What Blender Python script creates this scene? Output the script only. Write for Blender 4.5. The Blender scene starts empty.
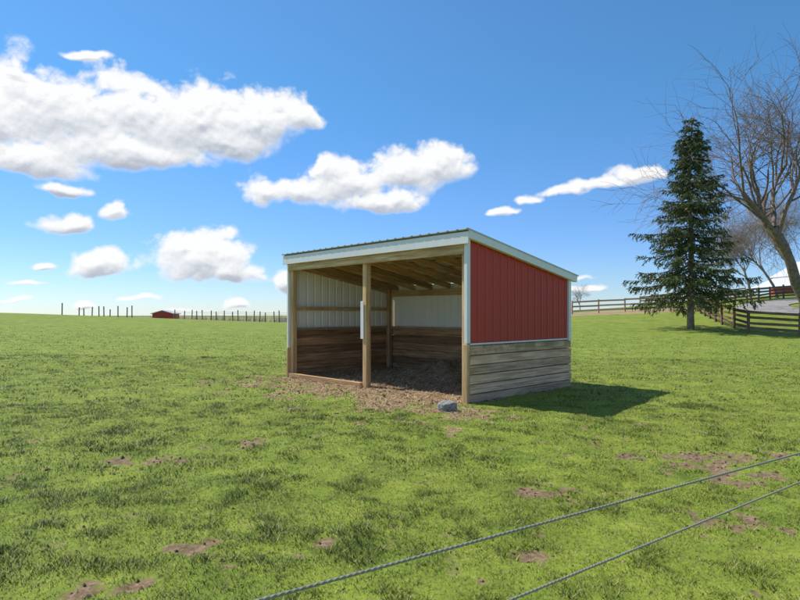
import bpy, math, random
import numpy as np
from mathutils import Vector, Matrix, Quaternion
random.seed(7); rng=np.random.default_rng(7)
scene=bpy.context.scene
F=570.0; CAMH=1.58; HY=314.0
def px2g(px,py):
    d=CAMH*F/(py-HY); return ((px-400)/F*d,d)
# ---------------------------------------------------------------- noise
def _h(ix,iy,s):
    n=(ix*374761393+iy*668265263+s*974634777)&0xffffffff
    n=((n^(n>>13))*1274126177)&0xffffffff
    n=n^(n>>16)
    return (n&0xffff)/65535.0
def vn(x,y,s=0):
    x=np.asarray(x,float);y=np.asarray(y,float)
    ix=np.floor(x).astype(np.int64);iy=np.floor(y).astype(np.int64)
    fx=x-ix;fy=y-iy;fx=fx*fx*(3-2*fx);fy=fy*fy*(3-2*fy)
    a=_h(ix,iy,s);b=_h(ix+1,iy,s);c=_h(ix,iy+1,s);d=_h(ix+1,iy+1,s)
    return (a*(1-fx)+b*fx)*(1-fy)+(c*(1-fx)+d*fx)*fy
def fbm(x,y,s=0,o=4):
    r=0;a=.5;t=0
    for i in range(o):
        r=r+a*vn(x*2**i+i*17.3,y*2**i+i*9.1,s+i);t+=a;a*=.5
    return r/t
def fbr(x,y,s=0,o=6,g=.5,bil=False):
    r=0;a=1.;t=0;ca,sa=math.cos(.7),math.sin(.7)
    for i in range(o):
        v=vn(x+i*3.7,y+i*5.1,s+i)
        if bil:v=abs(2*v-1)
        r=r+a*v;t+=a;a*=g;x,y=(x*ca-y*sa)*2.03,(x*sa+y*ca)*2.03
    return r/t
# ---------------------------------------------------------------- terrain
dst=np.array([15,25,36,45,60,80,120,200,400,1500,6000.])
cols=np.array([-1100,0,285,430,575,700,800,1400.])
tab=np.array([
 [0,.35,.7,1.1,1.75,1.8,1.2,-.5,-6,-12,-16],
 [0,.35,.7,1.1,1.75,1.8,1.2,-.5,-6,-12,-16],
 [0,.1,.25,.4,.6,.4,-.6,-4,-8,-12,-16],
 [0,.1,.3,.5,.8,.6,0,-2,-6,-12,-16],
 [0,.1,.35,.75,1.6,2.0,2.2,1,-4,-12,-16],
 [0,.05,.2,.85,2.2,3.4,4.2,4,-2,-12,-16],
 [0,.0,.05,1.1,3.0,4.6,5.8,5,-2,-12,-16],
 [0,.0,.05,1.1,3.0,4.6,5.8,5,-2,-12,-16]])
US=np.linspace(-2.6,1.8,221); LS=np.linspace(math.log(15),math.log(6000),240)
T1=np.array([np.interp(LS,np.log(dst),r) for r in tab])
T2=np.array([np.interp(US,(cols-400)/F,T1[:,j]) for j in range(len(LS))]).T
def sm(a,ax,n):
    for _ in range(n):
        p=np.concatenate([np.take(a,[0],ax),a,np.take(a,[-1],ax)],ax)
        a=(np.take(p,range(0,a.shape[ax]),ax)+2*a+np.take(p,range(2,a.shape[ax]+2),ax))/4
    return a
T2=sm(sm(T2,0,8),1,8)
def H0(x,y):
    x=np.asarray(x,float);y=np.asarray(y,float)
    yy=np.maximum(y,15.0);u=np.clip(x/yy,US[0],US[-1]-1e-6);l=np.clip(np.log(yy),LS[0],LS[-1]-1e-6)
    a=(u-US[0])/(US[1]-US[0]);b=(l-LS[0])/(LS[1]-LS[0])
    i=np.clip(np.floor(a).astype(int),0,len(US)-2);j=np.clip(np.floor(b).astype(int),0,len(LS)-2);a=a-i;b=b-j
    return (T2[i,j]*(1-a)+T2[i+1,j]*a)*(1-b)+(T2[i,j+1]*(1-a)+T2[i+1,j+1]*a)*b
TH=math.radians(-46.5); OX,OY=-2.73,14.23; SA,SB=5.7,3.4
XL=np.array([math.cos(TH),math.sin(TH)]); YL=np.array([-math.sin(TH),math.cos(TH)])
def shl(x,y):
    return (x-OX)*XL[0]+(y-OY)*XL[1],(x-OX)*YL[0]+(y-OY)*YL[1]
patches=[(155,461,40,5),(252,443,14,4),(105,588,46,12),(180,552,20,5),(545,493,32,11),
 (705,457,52,8),(545,556,20,8),(325,545,12,4),(755,592,30,9),(640,457,20,4)]
def masks(x,y):
    x=np.asarray(x,float);y=np.asarray(y,float)
    n1=fbr(x*1.6,y*1.6,3,4);n2=fbr(x*6,y*6,11,4,.6);n3=vn(x*.5,y*.5,5)
    f=np.full(x.shape,-1.0)
    for (px,py,rx,ry) in patches:
        cx,d=px2g(px,py);wx=rx/F*d*1.25;wy=ry*d*d/(CAMH*F)*1.25
        f=np.maximum(f,1-np.sqrt(((x-cx)/wx)**2+((y-d)/wy)**2))
    g=f*.9+(n1-.5)*1.6+(n2-.5)*2.8
    g=np.where(f<-.5,-1,g)
    bias=np.clip((x+1)/10,-.05,.25)
    g2=(n2-.5)*3.4+(n1-.5)*1.6+(n3-.5)*.6-.60+bias*.6
    dirt=np.clip(np.maximum(g,g2*.85)*1.7,0,1)*np.clip((40-y)/25,0,1)
    lx,ly=shl(x,y)
    dx=np.maximum(np.maximum(.1-lx,lx-np.where(ly<-.35,SA+.7,SA-.05)),0);dy=np.maximum(np.maximum(-1.25-ly,ly-SB),0)
    dd=np.sqrt(dx**2+dy**2)
    s=np.clip((.42-dd*.55+(n1-.5)*2.0+(n2-.5)*2.4)*1.5,0,1)
    s=np.where((dx<=0)&(ly>-.8)&(ly<SB),np.maximum(s,np.clip((ly+.8)*2,0,1)),s)
    s=np.where((lx>SA+.12)&(ly>-.3),s*np.clip(1-(lx-SA-.12)*5,0,1)*.8,s)
    return dirt,s
def H(x,y):
    x=np.asarray(x,float);y=np.asarray(y,float)
    near=np.clip((60-np.abs(y))/40,0,1)
    z=H0(x,y)
    lx,ly=shl(x,y)
    flat=np.clip(np.maximum(np.maximum(-lx,lx-SA),np.maximum(-ly-.2,ly-SB))*1.2,0.12,1)
    z=z+((fbm(x*.9,y*.9,21,3)-.5)*.09+(fbm(x*4,y*4,31,2)-.5)*.045)*near*flat
    d,s=masks(x,y)
    z=z-d*.015*near+(d+s)*(vn(x*14,y*14,8)-.5)*.035*near+s*(vn(x*5,y*5,9)-.5)*.04
    ins=np.clip(np.minimum(np.minimum(lx,SA-lx),np.minimum(ly,SB-ly))*1.5,0,1)
    mound=np.exp(-(((lx-3.6)/1.5)**2+((ly-2.4)/1.0)**2))
    return z+ins*(.06+.42*mound*(.6+.8*fbm(x*3,y*3,77,3)))
def Hs(x,y): return float(H(np.array([x]),np.array([y]))[0])
# ---------------------------------------------------------------- materials
def newmat(name,rough=.8):
    m=bpy.data.materials.new(name);m.use_nodes=True;nt=m.node_tree;b=nt.nodes['Principled BSDF']
    b.inputs['Roughness'].default_value=rough
    if 'Specular IOR Level' in b.inputs:b.inputs['Specular IOR Level'].default_value=.25
    return m,nt,b
class N:
    def __init__(s,nt): s.nt=nt
    def n(s,t,**k):
        n=s.nt.nodes.new(t)
        for a,v in k.items(): setattr(n,a,v)
        return n
    def l(s,a,b): s.nt.links.new(a,b)
    def noise(s,vec,scale,detail=4,rough=.55):
        n=s.n('ShaderNodeTexNoise');n.inputs['Scale'].default_value=scale;n.inputs['Detail'].default_value=detail;n.inputs['Roughness'].default_value=rough
        if vec is not None:s.l(vec,n.inputs['Vector'])
        return n.outputs['Fac']
    def ramp(s,fac,stops):
        n=s.n('ShaderNodeValToRGB');e=n.color_ramp.elements
        while len(e)<len(stops):e.new(.5)
        for i,(p,c) in enumerate(stops):e[i].position=p;e[i].color=(*c,1) if len(c)==3 else c
        s.l(fac,n.inputs[0]);return n.outputs[0]
    def mix(s,f,a,b,mode='MIX'):
        n=s.n('ShaderNodeMix',data_type='RGBA',blend_type=mode)
        for v,i in ((f,0),(a,6),(b,7)):
            if isinstance(v,bpy.types.NodeSocket):s.l(v,n.inputs[i])
            else:n.inputs[i].default_value=v if i==0 else (*v,1)
        return n.outputs[2]
    def math(s,op,a,b=None,c=None,clamp=False):
        n=s.n('ShaderNodeMath',operation=op,use_clamp=clamp)
        for i,v in enumerate((a,b,c)):
            if v is None:continue
            if isinstance(v,bpy.types.NodeSocket):s.l(v,n.inputs[i])
            else:n.inputs[i].default_value=v
        return n.outputs[0]
    def vm(s,op,a,b=None,out=0):
        n=s.n('ShaderNodeVectorMath',operation=op)
        for i,v in enumerate((a,b)):
            if v is None:continue
            if isinstance(v,bpy.types.NodeSocket):s.l(v,n.inputs[i])
            else:n.inputs[i].default_value=v
        return n.outputs[out]
    def attr(s,name,o='Fac'):
        n=s.n('ShaderNodeAttribute',attribute_name=name);return n.outputs[o]
    def bump(s,h,st,dist,bs):
        n=s.n('ShaderNodeBump');n.inputs['Strength'].default_value=st;n.inputs['Distance'].default_value=dist
        s.l(h,n.inputs['Height']);s.l(n.outputs[0],bs.inputs['Normal'])
    def pos(s): return s.n('ShaderNodeNewGeometry').outputs['Position']
def wood(name,c0,c1,c2,green=0):
    m,nt,b=newmat(name,.85);q=N(nt)
    gc=q.attr('gc','Vector');rn=q.attr('rnd')
    v=q.vm('MULTIPLY',gc,(1.2,28,28));g=q.noise(v,1.0,4,.65)
    col=q.ramp(g,[(.3,c0),(.52,c1),(.72,c2)])
    st=q.noise(q.vm('MULTIPLY',gc,(1.5,5,5)),1.0,3,.6)
    col=q.mix(q.math('MULTIPLY',q.ramp(st,[(.42,(0,0,0)),(.65,(1,1,1))]),.5),col,tuple(x*.5 for x in c1))
    br=q.math('MULTIPLY_ADD',rn,.6,.7)
    cc=q.n('ShaderNodeCombineXYZ')
    for i in range(3):q.l(br,cc.inputs[i])
    col=q.mix(1.0,col,cc.outputs[0],'MULTIPLY')
    if green:
        zz=q.n('ShaderNodeSeparateXYZ');q.l(q.pos(),zz.inputs[0])
        k=q.math('MULTIPLY',q.math('SUBTRACT',zz.outputs[2],green-.20),8,clamp=True)
        k2=q.math('MULTIPLY',k,q.ramp(q.noise(q.pos(),3.5,4,.6),[(.42,(0,0,0)),(.52,(1,1,1))]))
        col=q.mix(q.math('MULTIPLY',k2,.6),col,(.16,.16,.04))
        k3=q.math('MULTIPLY',q.math('SUBTRACT',.22,zz.outputs[2]),4,clamp=True)
        col=q.mix(q.math('MULTIPLY',k3,.35),col,(.16,.10,.055))
    q.l(col,b.inputs['Base Color']);q.bump(g,.5,.006,b);return m
def metal(name,c,rough=.45,dirt=.25,dc=(.2,.15,.1)):
    m,nt,b=newmat(name,rough);q=N(nt);p=q.pos()
    n=q.noise(q.vm('MULTIPLY',p,(5,5,1.0)),1.3,4,.6)
    col=q.mix(q.math('MULTIPLY',q.ramp(n,[(.4,(0,0,0)),(.75,(1,1,1))]),dirt),c,dc)
    n2=q.noise(p,9,3,.6)
    col=q.mix(q.math('MULTIPLY',n2,.25),col,tuple(x*.75 for x in c))
    q.l(col,b.inputs['Base Color']);q.bump(q.noise(p,3,2),.15,.01,b);return m
def speck(name,cols,scale=6,rough=.9,bst=.5,bd=.02):
    m,nt,b=newmat(name,rough);q=N(nt);n=q.noise(q.pos(),scale,5,.65)
    q.l(q.ramp(n,[(.3+.4*i/(len(cols)-1),c) for i,c in enumerate(cols)]),b.inputs['Base Color'])
    if bst:q.bump(n,bst,bd,b)
    return m
M={}
M['wall_planks']=wood('weathered_plank',(.31,.18,.105),(.74,.45,.27),(.88,.62,.41),green=1.04)
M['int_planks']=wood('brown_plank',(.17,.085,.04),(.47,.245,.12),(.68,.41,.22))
M['frame']=wood('framing_lumber',(.28,.165,.075),(.58,.37,.18),(.72,.51,.29))
M['post']=wood('post_lumber',(.32,.185,.085),(.66,.42,.20),(.76,.53,.30))
M['fence_tan']=wood('tan_fence_wood',(.3,.21,.13),(.58,.43,.28),(.68,.53,.37))
M['fence_dark']=wood('dark_fence_wood',(.08,.05,.032),(.22,.14,.08),(.36,.24,.15))
M['grey_post']=wood('grey_post_wood',(.1,.085,.065),(.26,.21,.165),(.36,.3,.24))
M['red']=metal('red_painted_metal',(.55,.065,.042),.42,.12,(.30,.08,.05))
M['white']=metal('white_painted_metal',(.86,.84,.80),.45,.12,(.47,.42,.36))
M['cream']=metal('white_metal_liner',(.94,.89,.78),.55,.12,(.6,.5,.36))
M['roof']=metal('galvanised_roof',(.6,.6,.6),.4,.3,(.3,.25,.2))
M['barnwhite']=metal('white_siding',(.6,.6,.6),.7,.1)
M['wire']=metal('fence_rope',(.30,.30,.23),.6,.3,(.15,.15,.10))
M['concrete']=speck('concrete',[(.11,.11,.10),(.27,.26,.24),(.38,.37,.34)],18)
M['gravel']=speck('gravel',[(.2,.185,.17),(.3,.28,.26),(.37,.35,.32)],2)
M['bark']=speck('bark',[(.10,.074,.055),(.22,.165,.125),(.33,.26,.2)],5)
M['barkpale']=speck('pale_bark',[(.16,.13,.105),(.28,.23,.19),(.4,.34,.29)],4)
M['clod']=speck('soil_clod',[(.05,.032,.018),(.14,.09,.052),(.26,.17,.10)],12)
M['haze']=speck('hazed_wood',[(.24,.24,.25),(.32,.31,.30),(.38,.35,.32)],.3,bst=0)  # pale greys put distance haze into the tree colour
# ---------------------------------------------------------------- builder
class MB:
    def __init__(s): s.v=[];s.f=[];s.r=[];s.g=[]
    def beam(s,p0,p1,w,h,up=(0,0,1),rnd=None):
        p0=Vector(p0);p1=Vector(p1);d=p1-p0;L=d.length;d=d/L;up=Vector(up)
        sd=d.cross(up)
        if sd.length<1e-3: sd=d.cross(Vector((0,1,0)))
        sd.normalize();u=sd.cross(d);b=len(s.v);o=[random.uniform(0,50) for _ in range(3)];r=random.random() if rnd is None else rnd
        for l in (0,L):
            for (a,c) in ((-1,-1),(1,-1),(1,1),(-1,1)):
                s.v.append(tuple(p0+d*l+sd*(a*w/2)+u*(c*h/2)));s.g.append((l+o[0],a*w/2+o[1],c*h/2+o[2]));s.r.append(r)
        for q in ((0,1,2,3),(7,6,5,4),(0,4,5,1),(1,5,6,2),(2,6,7,3),(3,7,4,0)): s.f.append(tuple(b+i for i in q))
    def poly(s,pts,rnd=.5):
        b=len(s.v)
        for p in pts:s.v.append(tuple(p));s.g.append(tuple(p));s.r.append(rnd)
        s.f.append(tuple(range(b,b+len(pts))))
    def tube(s,pts,rad,n=5,rnd=.5,cap=True):
        b=len(s.v);k=len(pts)
        for i,p in enumerate(pts):
            t=(pts[min(i+1,k-1)]-pts[max(i-1,0)]).normalized()
            a=t.cross(Vector((.31,.17,.93)));
            if a.length<1e-3:a=Vector((1,0,0))
            a.normalize();c=t.cross(a)
            for j in range(n):
                an=2*math.pi*j/n;q=p+(a*math.cos(an)+c*math.sin(an))*rad[i]
                s.v.append(tuple(q));s.g.append(tuple(q));s.r.append(rnd)
        for i in range(k-1):
            for j in range(n):
                s.f.append((b+i*n+j,b+i*n+(j+1)%n,b+(i+1)*n+(j+1)%n,b+(i+1)*n+j))
        if cap and n>2:
            s.f.append(tuple(b+(k-1)*n+j for j in range(n)))
            s.f.append(tuple(b+n-1-j for j in range(n)))
    def make(s,name,mat,parent=None,bevel=0,smooth=False):
        me=bpy.data.meshes.new(name);me.from_pydata(s.v,[],s.f);me.materials.append(mat)
        a=me.attributes.new('rnd','FLOAT','POINT');a.data.foreach_set('value',np.array(s.r,dtype=np.float32))
        a=me.attributes.new('gc','FLOAT_VECTOR','POINT');a.data.foreach_set('vector',np.array(s.g,dtype=np.float32).ravel())
        if smooth: me.polygons.foreach_set('use_smooth',[True]*len(me.polygons))
        me.update();o=bpy.data.objects.new(name,me);scene.collection.objects.link(o)
        if parent:o.parent=parent
        if bevel:
            md=o.modifiers.new('bevel','BEVEL');md.width=bevel;md.segments=1;md.limit_method='ANGLE'
        return o
def empty(name,loc=(0,0,0),rz=0):
    e=bpy.data.objects.new(name,None);e.location=loc;e.rotation_euler=(0,0,rz);e.empty_display_size=.2
    scene.collection.objects.link(e);return e
def npmesh(name,V,Fc,mat,attrs={}):
    me=bpy.data.meshes.new(name);k=Fc.shape[1];me.vertices.add(len(V));me.vertices.foreach_set('co',V.astype(np.float32).ravel())
    me.loops.add(Fc.size);me.loops.foreach_set('vertex_index',Fc.astype(np.int32).ravel())
    me.polygons.add(len(Fc));me.polygons.foreach_set('loop_start',np.arange(0,Fc.size,k,dtype=np.int32))
    try: me.polygons.foreach_set('loop_total',np.full(len(Fc),k,dtype=np.int32))
    except Exception: pass
    for n,a in attrs.items():
        if a.ndim==2:
            at=me.attributes.new(n,'FLOAT_VECTOR','POINT');at.data.foreach_set('vector',a.astype(np.float32).ravel())
        else:
            at=me.attributes.new(n,'FLOAT','POINT');at.data.foreach_set('value',a.astype(np.float32))
    me.materials.append(mat);me.update(calc_edges=True);me.validate()
    o=bpy.data.objects.new(name,me);scene.collection.objects.link(o);return o
# ---------------------------------------------------------------- ground
def axis(fine0,fine1,st,lo,hi,g0,g1):
    a=list(np.arange(fine0,fine1,st));s=st
    while a[-1]<hi: s=s*g1;a.append(a[-1]+s)
    s=st;b=[]
    x=fine0
    while x>lo: s=s*g0;x-=s;b.append(x)
    return np.array(b[::-1]+a)
gx=axis(-8,8,.055,-5500,5500,1.05,1.05);gy=axis(2.2,16.5,.055,-60,6000,1.15,1.03)
X,Y=np.meshgrid(gx,gy);Z=H(X,Y);D,S=masks(X,Y)
nx,ny=len(gx),len(gy)
idx=np.arange(nx*ny).reshape(ny,nx)
Fc=np.stack([idx[:-1,:-1],idx[:-1,1:],idx[1:,1:],idx[1:,:-1]],-1).reshape(-1,4)
bn=fbm(X*.25,Y*.25,55,4)
brown=np.clip((1-np.sqrt(((X-22.5)/9.0)**2+((Y-60)/5.5)**2)+(bn-.5)*1.0)*3,0,1)
brown=np.maximum(brown,np.clip((Y-130)/60,0,1)*np.clip((bn-.35)*3,0,.6))
m,nt,b=newmat('pasture_ground',.95);q=N(nt);p=q.pos()
n_big=q.noise(p,.3,4,.65);n_mid=q.noise(p,1.5,5,.75);n_f=q.noise(p,22,4,.7)
gcol=q.ramp(n_mid,[(.32,(.10,.15,.016)),(.45,(.165,.235,.023)),(.55,(.22,.295,.03)),(.68,(.31,.355,.05))])
gcol=q.mix(q.math('MULTIPLY',q.ramp(n_big,[(.4,(0,0,0)),(.62,(1,1,1))]),.4),gcol,(.27,.32,.045))
gcol=q.mix(q.math('MULTIPLY',q.ramp(n_f,[(.35,(1,1,1)),(.55,(0,0,0))]),.5),gcol,(.10,.10,.03))
dcol=q.ramp(n_f,[(.3,(.09,.055,.03)),(.5,(.21,.14,.082)),(.7,(.36,.26,.165))])
scol=q.ramp(n_f,[(.3,(.12,.07,.036)),(.5,(.30,.20,.11)),(.7,(.50,.37,.22))])
bcol=q.ramp(n_mid,[(.3,(.26,.18,.10)),(.7,(.44,.33,.19))])
def thr(a,n,k=2.0):
    return q.math('MULTIPLY',q.math('ADD',q.math('SUBTRACT',a,.4),q.math('MULTIPLY',q.math('SUBTRACT',n,.5),2.0)),k,clamp=True)
col=q.mix(q.attr('brown'),gcol,bcol)
col=q.mix(thr(q.attr('dirt'),n_f),col,dcol)
col=q.mix(thr(q.attr('straw'),n_f,3.0),col,scol)
q.l(col,b.inputs['Base Color']);q.bump(n_f,.6,.03,b)
V=np.stack([X.ravel(),Y.ravel(),Z.ravel()],1)
g=npmesh('ground',V,Fc,m,{'dirt':D.ravel(),'straw':S.ravel(),'brown':brown.ravel()})
g.data.polygons.foreach_set('use_smooth',np.ones(len(Fc),dtype=bool))
# ---------------------------------------------------------------- grass
def band(y0,y1,n,h0,h1,w0,w1,um=.95,fade=None):
    y=np.sqrt(rng.uniform(y0**2,y1**2,n));x=rng.uniform(-um,um,n)*y
    d,s=masks(x,y);cl=fbr(x*4.2,y*4.2,91,4,.6);lu=fbr(x*.8,y*.8,93,4,.6)
    keep=(d+rng.uniform(-.45,.45,n)<.42)&(s+rng.uniform(-.5,.4,n)<.42)&(cl+rng.uniform(-.3,.3,n)>.38)
    if fade:keep&=rng.uniform(0,1,n)<np.clip((y1-y)/(y1-fade),0,1)
    lx,ly=shl(x,y);keep&=~((lx>-.06)&(lx<SA+.06)&(ly>-.1)&(ly<SB+.06))
    x,y,cl,lu=x[keep],y[keep],cl[keep],lu[keep];n=len(x)
    z=H(x,y);tall=np.clip((cl-.58)*9,0,1)
    h=rng.uniform(h0,h1,n)*(.55+.5*cl+.8*tall)*(.6+.8*lu);w=rng.uniform(w0,w1,n)
    a=rng.uniform(0,2*np.pi,n);t=rng.uniform(0,2*np.pi,n);ln=h*rng.uniform(.4,1.8,n)
    cx,cy=np.cos(a)*w/2,np.sin(a)*w/2
    P=np.empty((n,3,3));P[:,0]=np.stack([x-cx,y-cy,z-.006],1);P[:,1]=np.stack([x+cx,y+cy,z-.006],1)
    P[:,2]=np.stack([x+np.cos(t)*ln,y+np.sin(t)*ln,z+h],1)
    r=np.clip(rng.normal(.50,.2,n)-(lu-.5)*1.1-(cl-.5)*.8,0,1)
    dry=rng.uniform(0,1,n)<.08; r=np.where(dry,1.6,r)
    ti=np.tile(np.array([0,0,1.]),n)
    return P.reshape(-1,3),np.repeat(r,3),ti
bs=[band(2.2,5.5,290000,.010,.030,.003,.007),band(5.5,10,280000,.013,.033,.005,.010),band(10,20,210000,.015,.038,.009,.018),band(20,42,100000,.018,.035,.02,.04,.9,fade=22)]
P=np.concatenate([b_[0] for b_ in bs]);R=np.concatenate([b_[1] for b_ in bs]);TT=np.concatenate([b_[2] for b_ in bs])
m,nt,b=newmat('grass_blades',.6);q=N(nt);p=q.pos()
rr=q.attr('tint')
c=q.ramp(q.math('MULTIPLY',rr,.6),[(0,(.10,.155,.014)),(.28,(.215,.30,.026)),(.58,(.35,.41,.055)),(.9,(.56,.44,.24))])
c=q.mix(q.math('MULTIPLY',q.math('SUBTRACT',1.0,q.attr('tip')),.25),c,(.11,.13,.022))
q.l(c,b.inputs['Base Color'])
geo=q.n('ShaderNodeNewGeometry')
nn=q.vm('NORMALIZE',q.vm('ADD',q.vm('MULTIPLY',geo.outputs['Normal'],(.4,.4,.4)),(0,0,.8)));q.l(nn,b.inputs['Normal'])
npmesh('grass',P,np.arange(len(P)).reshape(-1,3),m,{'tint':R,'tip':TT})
# straw litter
n=22000;lx=rng.uniform(-1,SA+1.3,n);ly=rng.uniform(-3,SB-.1,n)
x=OX+lx*XL[0]+ly*YL[0];y=OY+lx*XL[1]+ly*YL[1];d,s=masks(x,y);k=s>rng.uniform(.2,1,n);x,y=x[k],y[k];n=len(x);z=H(x,y)
a=rng.uniform(0,2*np.pi,n);L=rng.uniform(.04,.18,n);w=rng.uniform(.0015,.0045,n);up=rng.uniform(0,.05,n)
c0=np.stack([np.cos(a)*L/2,np.sin(a)*L/2,np.zeros(n)],1);c1=np.stack([-np.sin(a)*w,np.cos(a)*w,np.zeros(n)],1)
B=np.stack([x,y,z+.008],1);UPV=np.stack([0*up,0*up,up],1)
P=np.stack([B-c0-c1,B+c0-c1+UPV,B+c0+c1+UPV,B-c0+c1],1).reshape(-1,3)
m,nt,b=newmat('straw',.8);q=N(nt);q.l(q.ramp(q.attr('tint'),[(0,(.12,.075,.04)),(.5,(.40,.28,.16)),(1,(.70,.55,.34))]),b.inputs['Base Color'])
npmesh('straw_litter',P,np.arange(len(P)).reshape(-1,4),m,{'tint':np.repeat(rng.uniform(0,1,n),4)})
# soil clods
mb=MB()
xx=rng.uniform(-9,10,26000);yy=rng.uniform(3,15,26000);d,s=masks(xx,yy);zz=H(xx,yy)
for x,y,z0,a in zip(xx,yy,zz,np.maximum(d,s*.8)):
    if a>.5 and abs(x)<y*.9:
        r=random.uniform(.005,.016)*(2.2 if random.random()<.08 else 1);z=z0+r*.3;b0=len(mb.v)
        for (i,j,k_) in ((1,0,0),(0,1,0),(-1,0,0),(0,-1,0),(0,0,1),(0,0,-1)):
            e=r*random.uniform(.7,1.3);mb.v.append((x+i*e+random.uniform(-.3,.3)*r,y+j*e+random.uniform(-.3,.3)*r,z+k_*e*.7));mb.g.append((x,y,z));mb.r.append(.5)
        for t in ((0,1,4),(1,2,4),(2,3,4),(3,0,4),(1,0,5),(2,1,5),(3,2,5),(0,3,5)):mb.f.append(tuple(b0+i for i in t))
mb.make('soil_clods',M['clod'])
# ---------------------------------------------------------------- shed
shed=empty('run_in_shed',(OX,OY,0),TH)
ZF,ZB=2.99,2.40
def rz(y): return ZF-(ZF-ZB)*y/SB
WT=1.03; IT=1.18
def sheet(name,mat,axis_,c,a0,a1,z0f,z1f,sgn,pitch=.229):
    mb=MB();prof=[];a=a0
    while a<a1-1e-6:
        for da,h in ((0,0),(.02,.02),(.045,.02),(.065,0),(.105,0),(.112,.006),(.12,0),(.16,0),(.167,.006),(.175,0)):
            if a+da<a1:prof.append((a+da,h))
        a+=pitch
    prof.append((a1,0))
    for (t,h) in prof:
        for zz in (z0f(t),z1f(t)):
            p=(c+sgn*h,t,zz) if axis_=='x' else (t,c+sgn*h,zz)
            mb.v.append(p);mb.g.append(p);mb.r.append(.5)
    for i in range(len(prof)-1):mb.f.append((2*i,2*i+1,2*i+3,2*i+2))
    return mb.make(name,mat,shed)
K=lambda v:(lambda t:v)
top=lambda t:rz(t)-.02
sheet('right_wall_red_metal',M['red'],'x',SA+.012,.02,SB-.02,K(WT+.02),top,1)
sheet('right_wall_liner',M['cream'],'x',SA-.0,.02,SB-.02,K(WT),top,1)
sheet('left_wall_red_metal',M['red'],'x',-.030,.02,SB-.02,K(WT),top,-1)
sheet('left_wall_liner',M['cream'],'x',-.022,.02,SB-.02,K(WT),top,-1)
sheet('back_wall_red_metal',M['red'],'y',SB+.03,.02,SA-.02,K(WT),K(ZB-.02),1)
sheet('back_wall_liner',M['cream'],'y',SB+.022,.02,SA-.02,K(WT),K(ZB-.02),1)
mb=MB()
mb.beam((SA+.02,-.03,WT+.03),(SA+.02,-.03,ZF-.1),.075,.09,(0,1,0))
mb.beam((SA+.025,SB-.01,WT-.03),(SA+.025,SB-.01,rz(SB)-.05),.075,.10,(0,1,0))
mb.beam((-.035,-.03,.75),(-.035,-.03,ZF-.1),.06,.07,(0,1,0))
mb.beam((SA+.03,.03,WT+.012),(SA+.03,SB-.07,WT+.012),.03,.03)
mb.beam((-.14,-.13,ZF-.075),(SA+.14,-.13,ZF-.075),.03,.21)
mb.beam((SA+.125,-.112,rz(-.112)-.025),(SA+.125,SB+.16,rz(SB+.16)-.025),.03,.15)
mb.beam((-.125,-.112,rz(-.112)-.025),(-.125,SB+.16,rz(SB+.16)-.025),.03,.15)
mb.beam((SA+.075,-.11,rz(-.11)-.09),(SA+.075,SB+.15,rz(SB+.15)-.09),.07,.012)
mb.make('white_trim',M['white'],shed,.004)
mb=MB();prof=[];a=-.15
while a<SA+.15:
    for da,h in ((0,0),(.02,.016),(.045,.016),(.065,0),(.15,0)):prof.append((a+da,h))
    a+=.229
for t,h in prof:
    t=min(t,SA+.15)
    for yy in (-.17,SB+.2):
        for o in (.045,.035):
            p=(t,yy,rz(yy)+o+h);mb.v.append(p);mb.g.append(p);mb.r.append(.5)
for i in range(len(prof)-1):
    for o in (0,1):mb.f.append((4*i+o,4*i+2+o,4*i+6+o,4*i+4+o))
    mb.f.append((4*i,4*i+1,4*i+5,4*i+4))
mb.make('metal_roof',M['roof'],shed)
mb=MB()
y=.25
while y<SB:
    mb.beam((.0,y,rz(y)+.005),(SA,y,rz(y)+.005),.09,.04);y+=.6
x=.3
while x<SA-.1:
    mb.beam((x,-.05,rz(-.05)-.09),(x,SB,rz(SB)-.09),.045,.14);x+=.66
mb.beam((.0,-.06,ZF-.26),(SA-.02,-.06,ZF-.26),.045,.17)
mb.beam((.0,SB-.09,ZB-.24),(SA-.02,SB-.09,ZB-.24),.045,.16)
mb.beam((.045,.05,1.72),(.045,SB-.1,1.72),.045,.09)
mb.beam((SA-.06,.1,1.72),(SA-.06,SB-.1,1.72),.045,.09)
for xx in (.07,SA-.09):mb.beam((xx,.05,rz(.05)-.2),(xx,SB-.1,rz(SB-.1)-.2),.045,.12)
mb.beam((.1,SB-.05,IT+.02),(SA-.1,SB-.05,IT+.02),.09,.06)
mb.beam((.045,.12,IT+.03),(.045,SB-.1,IT+.03),.07,.05)
mb.make('roof_framing',M['frame'],shed,.004)
mb=MB()
for (x,y,h,w_) in ((.06,.05,ZF-.08,.12),(SA-.06,.045,ZF-.16,.12),(2.88,.05,ZF-.16,.13)):
    mb.beam((x,y,-.3),(x,y,h),w_,w_,(0,1,0),.8)
mb.make('front_posts',M['post'],shed,.008)
mb=MB()
for (x,y) in ((.08,SB-.14),(SA-.08,SB-.14),(SA-.08,1.7)):
    mb.beam((x,y,-.3),(x,y,rz(y)-.1),.12,.12,(0,1,0))
mb.beam((5.1,SB-.05,-.3),(5.1,SB-.05,2.3),.09,.05,(0,1,0))
mb.make('inner_posts',M['frame'],shed,.008)
mb=MB()
mb.beam((SA+.012,-.045,-.2),(SA+.012,-.045,WT+.015),.10,.09,(0,1,0),.75)
mb.beam((-.03,-.045,-.2),(-.03,-.045,.74),.06,.08,(0,1,0),.6)
mb.beam((0,-.03,.06),(2.8,-.03,.06),.09,.11)
mb.make('corner_boards',M['post'],shed,.006)
mb=MB();z=-.02;hh=.168
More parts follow.
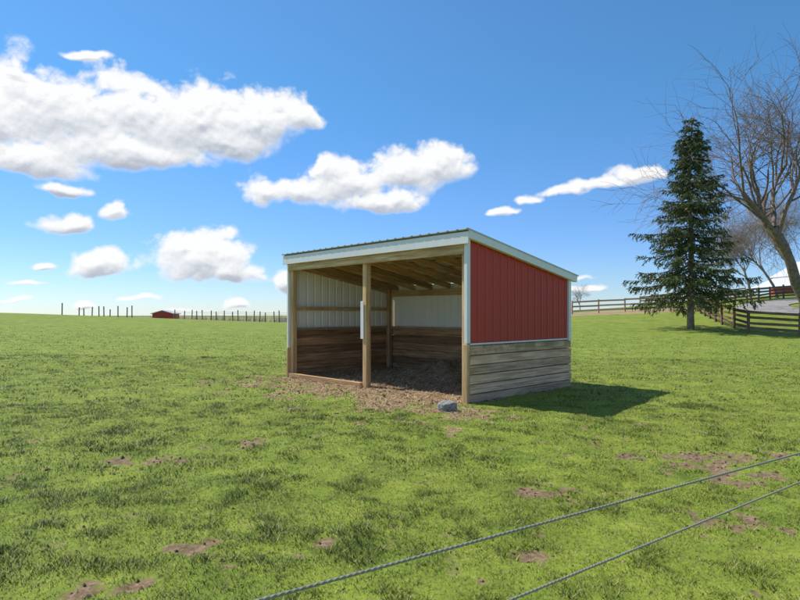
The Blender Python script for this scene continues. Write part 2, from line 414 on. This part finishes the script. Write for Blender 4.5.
for i in range(6):
    j=random.uniform(-.006,.006)
    mb.beam((SA+.035+j,.01,z+hh/2),(SA+.035+j*.5,SB+.04+random.uniform(-.01,.01),z+hh/2+random.uniform(-.004,.004)),.045,hh-.010,rnd=.35+.6*random.random());z+=hh+.005
z=-.02
for i in range(6):
    mb.beam((-.045,.01,z+hh/2),(-.045,SB+.04,z+hh/2),.035,hh-.008)
    mb.beam((0.0,SB+.05,z+hh/2),(SA,SB+.05,z+hh/2),.035,hh-.008);z+=hh+.005
mb.make('outer_wall_planks',M['wall_planks'],shed,.006)
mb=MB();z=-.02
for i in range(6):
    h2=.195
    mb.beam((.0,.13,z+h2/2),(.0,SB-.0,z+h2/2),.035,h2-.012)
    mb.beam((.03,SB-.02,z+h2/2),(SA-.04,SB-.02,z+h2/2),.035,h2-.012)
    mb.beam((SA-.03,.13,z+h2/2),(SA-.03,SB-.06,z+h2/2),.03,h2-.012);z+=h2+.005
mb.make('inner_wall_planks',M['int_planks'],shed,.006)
mb=MB();mb.beam((2.83,-.035,1.05),(2.83,-.035,1.85),.10,.012,(0,1,0));mb.make('feed_sign_board',M['white'],shed,.003)
# block
import bmesh
me=bpy.data.meshes.new('concrete_block');bm=bmesh.new();bmesh.ops.create_cube(bm,size=1)
bmesh.ops.subdivide_edges(bm,edges=bm.edges,cuts=5,use_grid_fill=True)
for v in bm.verts:
    v.co=Vector((v.co.x*.34,v.co.y*.22,v.co.z*.19));l=v.co.length
    v.co*=1-.18*max(0,(l-.13)/.07)
    v.co+=Vector([random.uniform(-.006,.006) for _ in range(3)])
bm.to_mesh(me);bm.free();me.materials.append(M['concrete'])
o=bpy.data.objects.new('concrete_block',me);bx,by=px2g(447,410);o.location=(bx,by,Hs(bx,by)+.07);o.rotation_euler=(.1,-.08,.5);scene.collection.objects.link(o)
# ---------------------------------------------------------------- foreground rope fence
A1=Vector((-.284,1.156,1.0));D1=Vector((1.95,1.22,0));A2=Vector((.30,1.554,.8));D2=Vector((1.557,1.092,0))
fe=empty('rope_fence');mb=MB()
def rope(A,Dv,t0,t1):
    K_=60;base=[A+Dv*(t0+(t1-t0)*i/K_) for i in range(K_+1)]
    mb.tube(base,[.0034]*(K_+1),6)
    for ph in (0,2.09,4.19):
        pts=[];tot=(base[-1]-base[0]).length;nn=int(tot/.006)
        sd=Dv.normalized().cross(Vector((0,0,1)))
        for i in range(nn):
            p_=base[0].lerp(base[-1],i/nn);an=i*.8+ph;pts.append(p_+sd*math.cos(an)*.0027+Vector((0,0,1))*math.sin(an)*.0027)
        mb.tube(pts,[.0017]*nn,4)
rope(A1,D1,-1.2,2.6);rope(A2,D2,-1.9,2.9)
mb.make('ropes',M['wire'],fe,smooth=True)
mb=MB()
for t in (-1.2,2.6):
    p_=A1+D1*t;mb.beam((p_.x,p_.y,-.3),(p_.x,p_.y,1.3),.1,.1,(0,1,0))
mb.make('posts',M['grey_post'],fe,.01)
# ---------------------------------------------------------------- board fences
def at(px,d): return ((px-400)/F*d,d)
def board_fence(name,pts,mat,rails=3,ht=1.3,step=2.4,bh=.14):
    e=empty(name);mp=MB();mr=MB();pos=[]
    for (a,b_) in zip(pts[:-1],pts[1:]):
        L=math.hypot(b_[0]-a[0],b_[1]-a[1]);n=max(1,round(L/step))
        for i in range(n):pos.append((a[0]+(b_[0]-a[0])*i/n,a[1]+(b_[1]-a[1])*i/n))
    pos.append(pts[-1])
    zs=[Hs(*p_) for p_ in pos]
    for p_,z in zip(pos,zs):
        mp.beam((p_[0],p_[1],z-.3),(p_[0]+random.uniform(-.04,.04),p_[1],z+ht+random.uniform(0,.12)),.14,.14,(0,1,0))
    for i in range(len(pos)-1):
        for r in range(rails):
            h=ht*(.22+.7*r/(rails-1));j=random.uniform(-.04,.04)
            mr.beam((pos[i][0],pos[i][1]-.09,zs[i]+h+j),(pos[i+1][0],pos[i+1][1]-.09,zs[i+1]+h+random.uniform(-.04,.04)),.035,bh)
    mp.make('posts',mat,e);mr.make('rails',mat,e);return e
board_fence('wooden_board_fence',[at(572,60),at(625,60),at(692,58)],M['fence_tan'],3,1.4,2.6,.17)
board_fence('wooden_board_fence',[at(694,58),at(705,50),at(722,43),at(748,38),at(800,36),at(980,34)],M['fence_dark'],4,1.45,2.5,.17)
board_fence('wooden_board_fence',[at(700,60),at(735,63),at(770,66),at(810,68),at(900,72)],M['fence_dark'],4,1.5,2.5,.19)
board_fence('wooden_board_fence',[at(640,70),at(700,72),at(745,76)],M['fence_tan'],3,1.4,2.6,.17)
e=empty('wire_fence');mp=MB();mw=MB();pos=[]
for px,ht in ((62,1.3),(79,.9),(84,.8),(92,1.0),(99,1.1),(104,1.1),(110,.8),(118,1.2),(127,1.1),(132,1.3)):
    x,y=at(px,62);pos.append((x,y,ht))
for p_ in pos:
    z=Hs(p_[0],p_[1]);mp.beam((p_[0],p_[1],z-.3),(p_[0]+random.uniform(-.05,.05),p_[1],z+p_[2]),.085,.085,(0,1,0))
pos2=[]
for i in range(17):
    px=176+i*7.0+random.uniform(-2,2);d=78-i*.8;x,y=at(px,d);z=Hs(x,y);mp.beam((x,y,z-.3),(x+random.uniform(-.06,.06),y,z+1.25+random.uniform(-.2,.15)),.10,.10,(0,1,0));pos2.append(Vector((x,y,z)))
for h in (.5,.9,1.1):
    mw.tube([p_+Vector((0,0,h)) for p_ in pos2],[.012]*len(pos2),4)
mp.make('posts',M['grey_post'],e);mw.make('wires',M['grey_post'],e)
# ---------------------------------------------------------------- driveway
cl=[Vector((70,42,0)),Vector((46,46,0)),Vector((38,48,0)),Vector((34.5,52,0)),Vector((37,58,0)),Vector((46,62.5,0)),Vector((60,66,0)),Vector((90,70,0))]
K_=12
def cr(p0,p1,p2,p3,t): return .5*((2*p1)+(p2-p0)*t+(2*p0-5*p1+4*p2-p3)*t*t+(3*p1-p0-3*p2+p3)*t**3)
c2=[cl[0]*2-cl[1]]+cl+[cl[-1]*2-cl[-2]];line=[]
for i in range(1,len(c2)-2):
    for k in range(K_):line.append(cr(c2[i-1],c2[i],c2[i+1],c2[i+2],k/K_))
W=8;V=[]
for i,p_ in enumerate(line):
    t=(line[min(i+1,len(line)-1)]-line[max(0,i-1)]).normalized();sd=Vector((-t.y,t.x,0))
    for j in range(W+1):
        q_=p_+sd*(j/W-.5)*4.6;V.append((q_.x,q_.y,Hs(q_.x,q_.y)+.07))
V=np.array(V);ii=np.arange(len(V)).reshape(len(line),W+1)
npmesh('gravel_driveway',V,np.stack([ii[:-1,:-1],ii[:-1,1:],ii[1:,1:],ii[1:,:-1]],-1).reshape(-1,4),M['gravel'])
# ---------------------------------------------------------------- spruce
def spruce(name,x,y,ztop):
    e=empty(name,(x,y,Hs(x,y)));hgt=ztop-e.location.z;tr=MB();V=[];RR=[]
    tr.tube([Vector((random.uniform(-.03,.03)*i,random.uniform(-.03,.03)*i,-.3+ (hgt+.3)*i/14)) for i in range(15)],[.24*(1-i/14.5)**.8+.01 for i in range(15)],8)
    z=2.3
    while z<hgt-.25:
        t=(z-2.3)/(hgt-2.3);nb=random.choice((3,4,5,6)) if t<.85 else 3;a0=random.uniform(0,6.28)
        for k in range(nb):
            a=a0+6.283*k/nb+random.uniform(-.35,.35);L=(4.5*(1-t)**.92+.15)*random.uniform(.5,1.12)
            if t<.12:L*=.85+t*1.2
            if random.random()<.12:L*=1.2
            zz=z+random.uniform(-.2,.2);di=Vector((math.cos(a),math.sin(a),0));sd=Vector((-di.y,di.x,0))
            pts=[];nseg=8;dro=.42*(1-t)+.02
            for i in range(nseg+1):
                s_=i/nseg;pts.append(di*(L*s_)+sd*math.sin(s_*3+a)*.08*L+Vector((0,0,zz+L*(.28*t*s_ - dro*s_*1.1+ .55*dro*s_**2.5))))
            tr.tube(pts,[.045*(1-t*.6)*(1-.9*i/nseg) +.004 for i in range(nseg+1)],4,cap=False)
            nt_=int(7+L*8.5)
            for m_ in range(nt_):
                s_=(.12+.88*(m_+random.random())/nt_)
                f=s_*nseg;i=min(int(f),nseg-1);p_=pts[i].lerp(pts[i+1],f-i)
                side=random.choice((-1,1));tl=(.28+.6*(1-s_)**.6*min(1,L/2.5))*random.uniform(.6,1.3)
                td=(sd*side*random.uniform(.5,1)+di*random.uniform(.3,.9)+Vector((0,0,random.uniform(-1.3,.1)*(1.15-t)))).normalized()
                if random.random()<.12: continue
                shade=random.random()
                nl=int(7+tl*16)
                for w_ in range(nl):
                    c_=p_+td*tl*(w_/nl)+Vector((0,0,-.12*(w_/nl)**2))
                    dl=(td*.8+Vector([random.gauss(0,.6) for _ in range(3)])+Vector((0,0,-.3))).normalized();le=random.uniform(.11,.25)
                    pr=dl.cross(Vector([random.gauss(0,1) for _ in range(3)])).normalized()*random.uniform(.02,.044)
                    V+= [tuple(c_-pr),tuple(c_+pr),tuple(c_+dl*le)];RR.append(.6*shade+.4*random.random())
        z+=random.uniform(.26,.43)*(1.15-.45*t)
    tr.make('trunk',M['bark'],e,smooth=True)
    m,nt,b=newmat('spruce_needles',.65);q=N(nt)
    q.l(q.ramp(q.attr('tint'),[(0,(.04,.055,.02)),(.5,(.09,.115,.035)),(.85,(.16,.175,.055)),(1,(.25,.22,.11))]),b.inputs['Base Color'])
    P=np.array(V);o=npmesh('needles',P,np.arange(len(P)).reshape(-1,3),m,{'tint':np.repeat(np.array(RR),3)});o.parent=e
    return e
sx,sy=at(691,40);spruce('spruce_tree',sx,sy,1.58+(HY-118)/F*40)
# ---------------------------------------------------------------- bare trees
def bare(name,x,y,hgt,mat,seed,levels=5,spread=1.0,lean=(0,0),r0=None,tfrac=.3,thin=.010):
    rd=random.Random(seed);e=empty(name,(x,y,Hs(x,y)));mb=MB()
    def grow(p_,d,L,r,lv):
        n=5 if lv<3 else 4;pts=[p_];dd=d.copy()
        for i in range(n):
            dd=(dd+Vector((rd.gauss(0,.15),rd.gauss(0,.15),rd.gauss(0,.11)+(.05 if lv<3 else -.02)))).normalized();pts.append(pts[-1]+dd*L/n)
        re=r*(.62 if lv<levels else .4)
        mb.tube(pts,[r+(re-r)*i/n for i in range(n+1)],8 if lv==0 else (5 if lv<3 else 3),cap=False)
        if lv>=levels:return
        nc=(5,5,5,5,5,4)[lv]
        for c_ in range(nc):
            f=(.35 if lv else .55)+(.65 if lv else .45)*(c_+1)/nc;i=min(int(f*n),n-1);q_=pts[i].lerp(pts[i+1],f*n-i)
            ax=dd.cross(Vector((rd.gauss(0,1),rd.gauss(0,1),rd.gauss(0,1)))).normalized()
            ang=rd.uniform(.3,.95)*spread
            nd=(Quaternion(ax,ang)@dd)
            if lv<2: nd=(nd+Vector((0,0,.25))).normalized()
            grow(q_,nd,L*rd.uniform(.55,.88),max(re*rd.uniform(.55,.8),thin),lv+1)
    grow(Vector((0,0,-.3)),Vector((lean[0],lean[1],1)).normalized(),hgt*tfrac,r0 or hgt*.022,0)
    mb.make('branches',mat,e,smooth=True);return e
x,y=at(806,47);bare('bare_tree',x,y,27,M['bark'],5,5,1.05,(-.02,0),.48,.31,.013)
x,y=at(752,66);bare('bare_tree',x,y,15,M['barkpale'],11,5,.95,(0,0),.16,.28)
x,y=at(778,68);bare('bare_tree',x,y,17,M['barkpale'],12,5,.95,(0,0),.18,.28)
x,y=at(800,75);bare('bare_tree',x,y,21,M['barkpale'],13,5,.95,(0,0),.2,.28)
x,y=at(580,130);bare('bare_tree',x,y,9,M['barkpale'],15,4,1,(0,0),.12,.28)
# ---------------------------------------------------------------- buildings
def gable(name,x,y,w,l,eave,ridge,wallmat,roofmat,rz_,extra=None):
    e=empty(name,(x,y,Hs(x,y)-.3),rz_);mb=MB();a,b_=w/2,l/2
    mb.poly([(-a,-b_,0),(a,-b_,0),(a,-b_,eave),(0,-b_,ridge),(-a,-b_,eave)]);mb.poly([(a,b_,0),(-a,b_,0),(-a,b_,eave),(0,b_,ridge),(a,b_,eave)])
    mb.poly([(-a,b_,0),(-a,-b_,0),(-a,-b_,eave),(-a,b_,eave)]);mb.poly([(a,-b_,0),(a,b_,0),(a,b_,eave),(a,-b_,eave)])
    mb.make('walls',wallmat,e);mb=MB()
    for s_ in (-1,1):
        k=(ridge-eave)/a;mb.beam((s_*(a+.3)/2,-b_-.35,(ridge+eave-.3*k)/2+.1),(s_*(a+.3)/2,b_+.35,(ridge+eave-.3*k)/2+.1),math.hypot(a+.3,(a+.3)*k),.15,Vector((s_*k,0,1)))
    mb.make('roof',roofmat,e)
    mb=MB();mb.beam((-a*.25,-b_-.06,0),(-a*.25,-b_-.06,eave*.75),w*.24,.08,(0,1,0));mb.beam((a*.35,-b_-.06,eave*.35),(a*.35,-b_-.06,eave*.65),w*.12,.08,(0,1,0))
    mb.make('door_and_window',M['fence_dark'],e);return e
x,y=at(166,140);gable('small_red_shed',x,y,5.0,4,2.6,3.3,M['red'],M['roof'],0)
x=88;y=118
barn=gable('red_barn',x,y,12,16,4.2,7.6,M['red'],M['barnwhite'],0)
mb=MB();mb.beam((-8.6,-7.5,.0),(-8.6,-7.5,2.2),5.0,.2,(0,1,0));mb.make('lean_to_wall',M['barnwhite'],barn)
mb=MB();mb.beam((-8.6,-8,2.9),(-8.6,7,2.9),6.0,.2,Vector((-.42,0,1)));mb.make('lean_to_roof',M['barnwhite'],barn)
# ---------------------------------------------------------------- distant tree line
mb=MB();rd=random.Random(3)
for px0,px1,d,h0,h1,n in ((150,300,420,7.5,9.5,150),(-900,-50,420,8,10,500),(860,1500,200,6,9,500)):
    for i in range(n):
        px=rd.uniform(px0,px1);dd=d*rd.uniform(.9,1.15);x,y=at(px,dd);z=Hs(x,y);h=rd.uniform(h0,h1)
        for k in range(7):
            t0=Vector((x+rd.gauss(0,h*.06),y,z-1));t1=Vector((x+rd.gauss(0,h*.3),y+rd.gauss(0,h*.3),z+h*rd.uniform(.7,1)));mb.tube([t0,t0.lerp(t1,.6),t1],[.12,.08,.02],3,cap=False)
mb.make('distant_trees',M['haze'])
# ---------------------------------------------------------------- clouds : curved sheet on the sky dome, real directions, per-vertex density
STR=.15
C=[(-20,115,90,44),(60,110,92,44),(130,118,86,42),(200,122,74,34),(258,122,58,27),(305,118,32,16),(30,160,66,24),(130,152,84,22),(225,140,54,20),
 (262,192,28,19),(303,190,38,18),(355,184,50,25),(402,172,50,29),(440,168,28,23),(378,204,36,14),(330,172,28,13),
 (80,55,28,6),(75,222,34,12),(120,213,16,16),(105,266,36,17),(202,262,54,29),(178,250,28,21),(230,274,32,16),
 (632,178,34,9),(600,187,30,8),(565,195,24,7),(535,202,20,6),(505,212,20,5),(86,305,14,5),(230,304,14,8),(286,280,12,13),(190,311,26,4),(583,287,22,6),(560,274,34,4),(62,187,26,8),(22,71,18,5),(20,280,30,5),(40,262,24,5),(10,300,30,4),(145,300,20,4)]
def ae(px,py):
    v=Vector(((px-400)/F,1,(HY-py)/F)).normalized();return math.atan2(v.x,v.y),math.asin(v.z)
az_=np.radians(np.arange(-62,62,.062));el_=np.radians(np.arange(.2,34,.062))
AZ,EL=np.meshgrid(az_,el_);U=AZ*F;Vv=EL*F
w1=fbr(U/38,Vv/38,201,4);w2=fbr(U/38+50,Vv/38,301,4)
Uw=U+(w1-.5)*30;Vw=Vv+(w2-.5)*18
ell=[]
for a_,b_,c_,d_ in C:
    aa,ee=ae(a_,b_);ell.append((aa*F,ee*F,c_*math.cos(aa)**2,d_*math.cos(aa)))
ell+=[(-560,200,60,25),(-500,110,50,18),(540,150,60,22),(580,60,50,14),(-600,90,40,14)]
acc=np.zeros(U.shape);low=np.zeros(U.shape)
for (a_,b_,wx,wy) in ell:
    dv=(Vw-b_);dv=np.where(dv<0,dv*1.35,dv)
    f=1-np.sqrt(((Uw-a_)/wx)**2+(dv/wy)**2)
    e_=np.exp(np.clip(f,-3,1)*7)-math.exp(-21);acc+=e_
    low+=e_*np.clip((Vv-b_)/wy,-1,1)
low=low/np.maximum(acc,1e-9)
base=np.log(np.maximum(acc,1e-9))/7
bil=fbr(U/24,Vv/20,401,6,.57,True);fb=fbr(U/34,Vv/26,501,7,.55)
fld=base+(fb-.5)*1.0+(bil-.42)*.75*np.clip(.65+low,.2,1)+.10
fld=np.where(base<-.6,-1,fld)
T=np.clip(fld,0,1.4)
def shift(A,ix,iy): return np.roll(np.roll(A,ix,1),-iy,0)
occ=0
for k in range(1,12):
    occ=occ+shift(T,int(round(k*4*.35)),int(round(k*4)))*(1/(1+k*.06))
light=np.exp(-occ*.20)
relief=np.clip((T-shift(T,2,6))*.9+(T-shift(T,1,2))*.4,-.3,.3)
lit=np.clip(.36+.42*light+.28*low+relief+.05,0,1)
alpha=np.clip(fld/.45,0,1);alpha=alpha*alpha*(3-2*alpha)*.985
lit=np.where(alpha<.8,lit*(.4+.6*alpha/.8)+(.6-.6*alpha/.8)*.85,lit)
c_lo=np.array([.45,.49,.57]);c_mid=np.array([.78,.81,.85]);c_hi=np.array([1.0,1.0,1.0])
t=lit[...,None];colr=np.where(t<.45,c_lo+(c_mid-c_lo)*np.clip((t-.05)/.40,0,1),c_mid+(c_hi-c_mid)*np.clip((t-.45)/.35,0,1))  # sunlit tops and shaded undersides put into the emitted vertex colour
Rd=5200.;Vc=np.stack([np.cos(EL)*np.sin(AZ)*Rd,np.cos(EL)*np.cos(AZ)*Rd,np.sin(EL)*Rd+CAMH],-1).reshape(-1,3)
ny_,nx_=U.shape;ii=np.arange(nx_*ny_).reshape(ny_,nx_)
Fq=np.stack([ii[:-1,:-1],ii[:-1,1:],ii[1:,1:],ii[1:,:-1]],-1).reshape(-1,4)
af=alpha.ravel();keep=af[Fq].max(1)>.002;Fq=Fq[keep];used=np.unique(Fq);re=np.full(nx_*ny_,-1);re[used]=np.arange(len(used));Fq=re[Fq]
m=bpy.data.materials.new('cloud_vapour');m.use_nodes=True;nt=m.node_tree;nt.nodes.clear();q=N(nt)
em=q.n('ShaderNodeEmission');q.l(q.attr('cc','Vector'),em.inputs[0]);tr=q.n('ShaderNodeBsdfTransparent');mx=q.n('ShaderNodeMixShader')
q.l(q.attr('al'),mx.inputs[0]);q.l(tr.outputs[0],mx.inputs[1]);q.l(em.outputs[0],mx.inputs[2]);ou=q.n('ShaderNodeOutputMaterial');q.l(mx.outputs[0],ou.inputs[0])
m.cycles.emission_sampling='NONE'
npmesh('sky_clouds',Vc[used],Fq,m,{'al':af[used],'cc':colr.reshape(-1,3)[used]})
# ---------------------------------------------------------------- light
sv=Vector((1.94,-1.18,-3.0)).normalized()
L=bpy.data.lights.new('sun','SUN');L.energy=5;L.angle=math.radians(.5);L.color=(1,.945,.86)
lo=bpy.data.objects.new('sun',L);lo.rotation_euler=sv.to_track_quat('-Z','Y').to_euler();lo.location=(-20,20,40);scene.collection.objects.link(lo)
el=math.asin(-sv.z);az=math.atan2(-sv.x,-sv.y)
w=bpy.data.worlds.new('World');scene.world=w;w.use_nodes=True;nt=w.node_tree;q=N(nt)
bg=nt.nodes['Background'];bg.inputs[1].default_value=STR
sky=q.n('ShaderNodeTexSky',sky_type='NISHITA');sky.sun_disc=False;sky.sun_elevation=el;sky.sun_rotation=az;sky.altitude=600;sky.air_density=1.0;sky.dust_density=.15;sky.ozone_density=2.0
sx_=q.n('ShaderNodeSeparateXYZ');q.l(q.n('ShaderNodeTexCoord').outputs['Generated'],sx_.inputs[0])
grade=q.ramp(sx_.outputs[2],[(0,(.45,.58,.73)),(.12,(.37,.57,.80)),(.35,(.34,.68,.82)),(.5,(.40,.72,.86)),(.72,(1,.95,.86))])  # top stop, above the frame, warmed and brightened to add fill light
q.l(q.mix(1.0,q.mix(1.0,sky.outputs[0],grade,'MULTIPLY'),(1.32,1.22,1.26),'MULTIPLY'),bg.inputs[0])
# ---------------------------------------------------------------- camera
cam=bpy.data.cameras.new('camera');co=bpy.data.objects.new('camera',cam);scene.collection.objects.link(co);scene.camera=co
cam.sensor_width=36;cam.lens=36*F/800;cam.shift_y=(HY-300)/800;cam.clip_start=.05;cam.clip_end=12000
co.location=(0,0,CAMH);co.rotation_euler=(math.radians(90),0,0)
scene.view_settings.view_transform='Standard';scene.view_settings.look='None';scene.view_settings.exposure=0
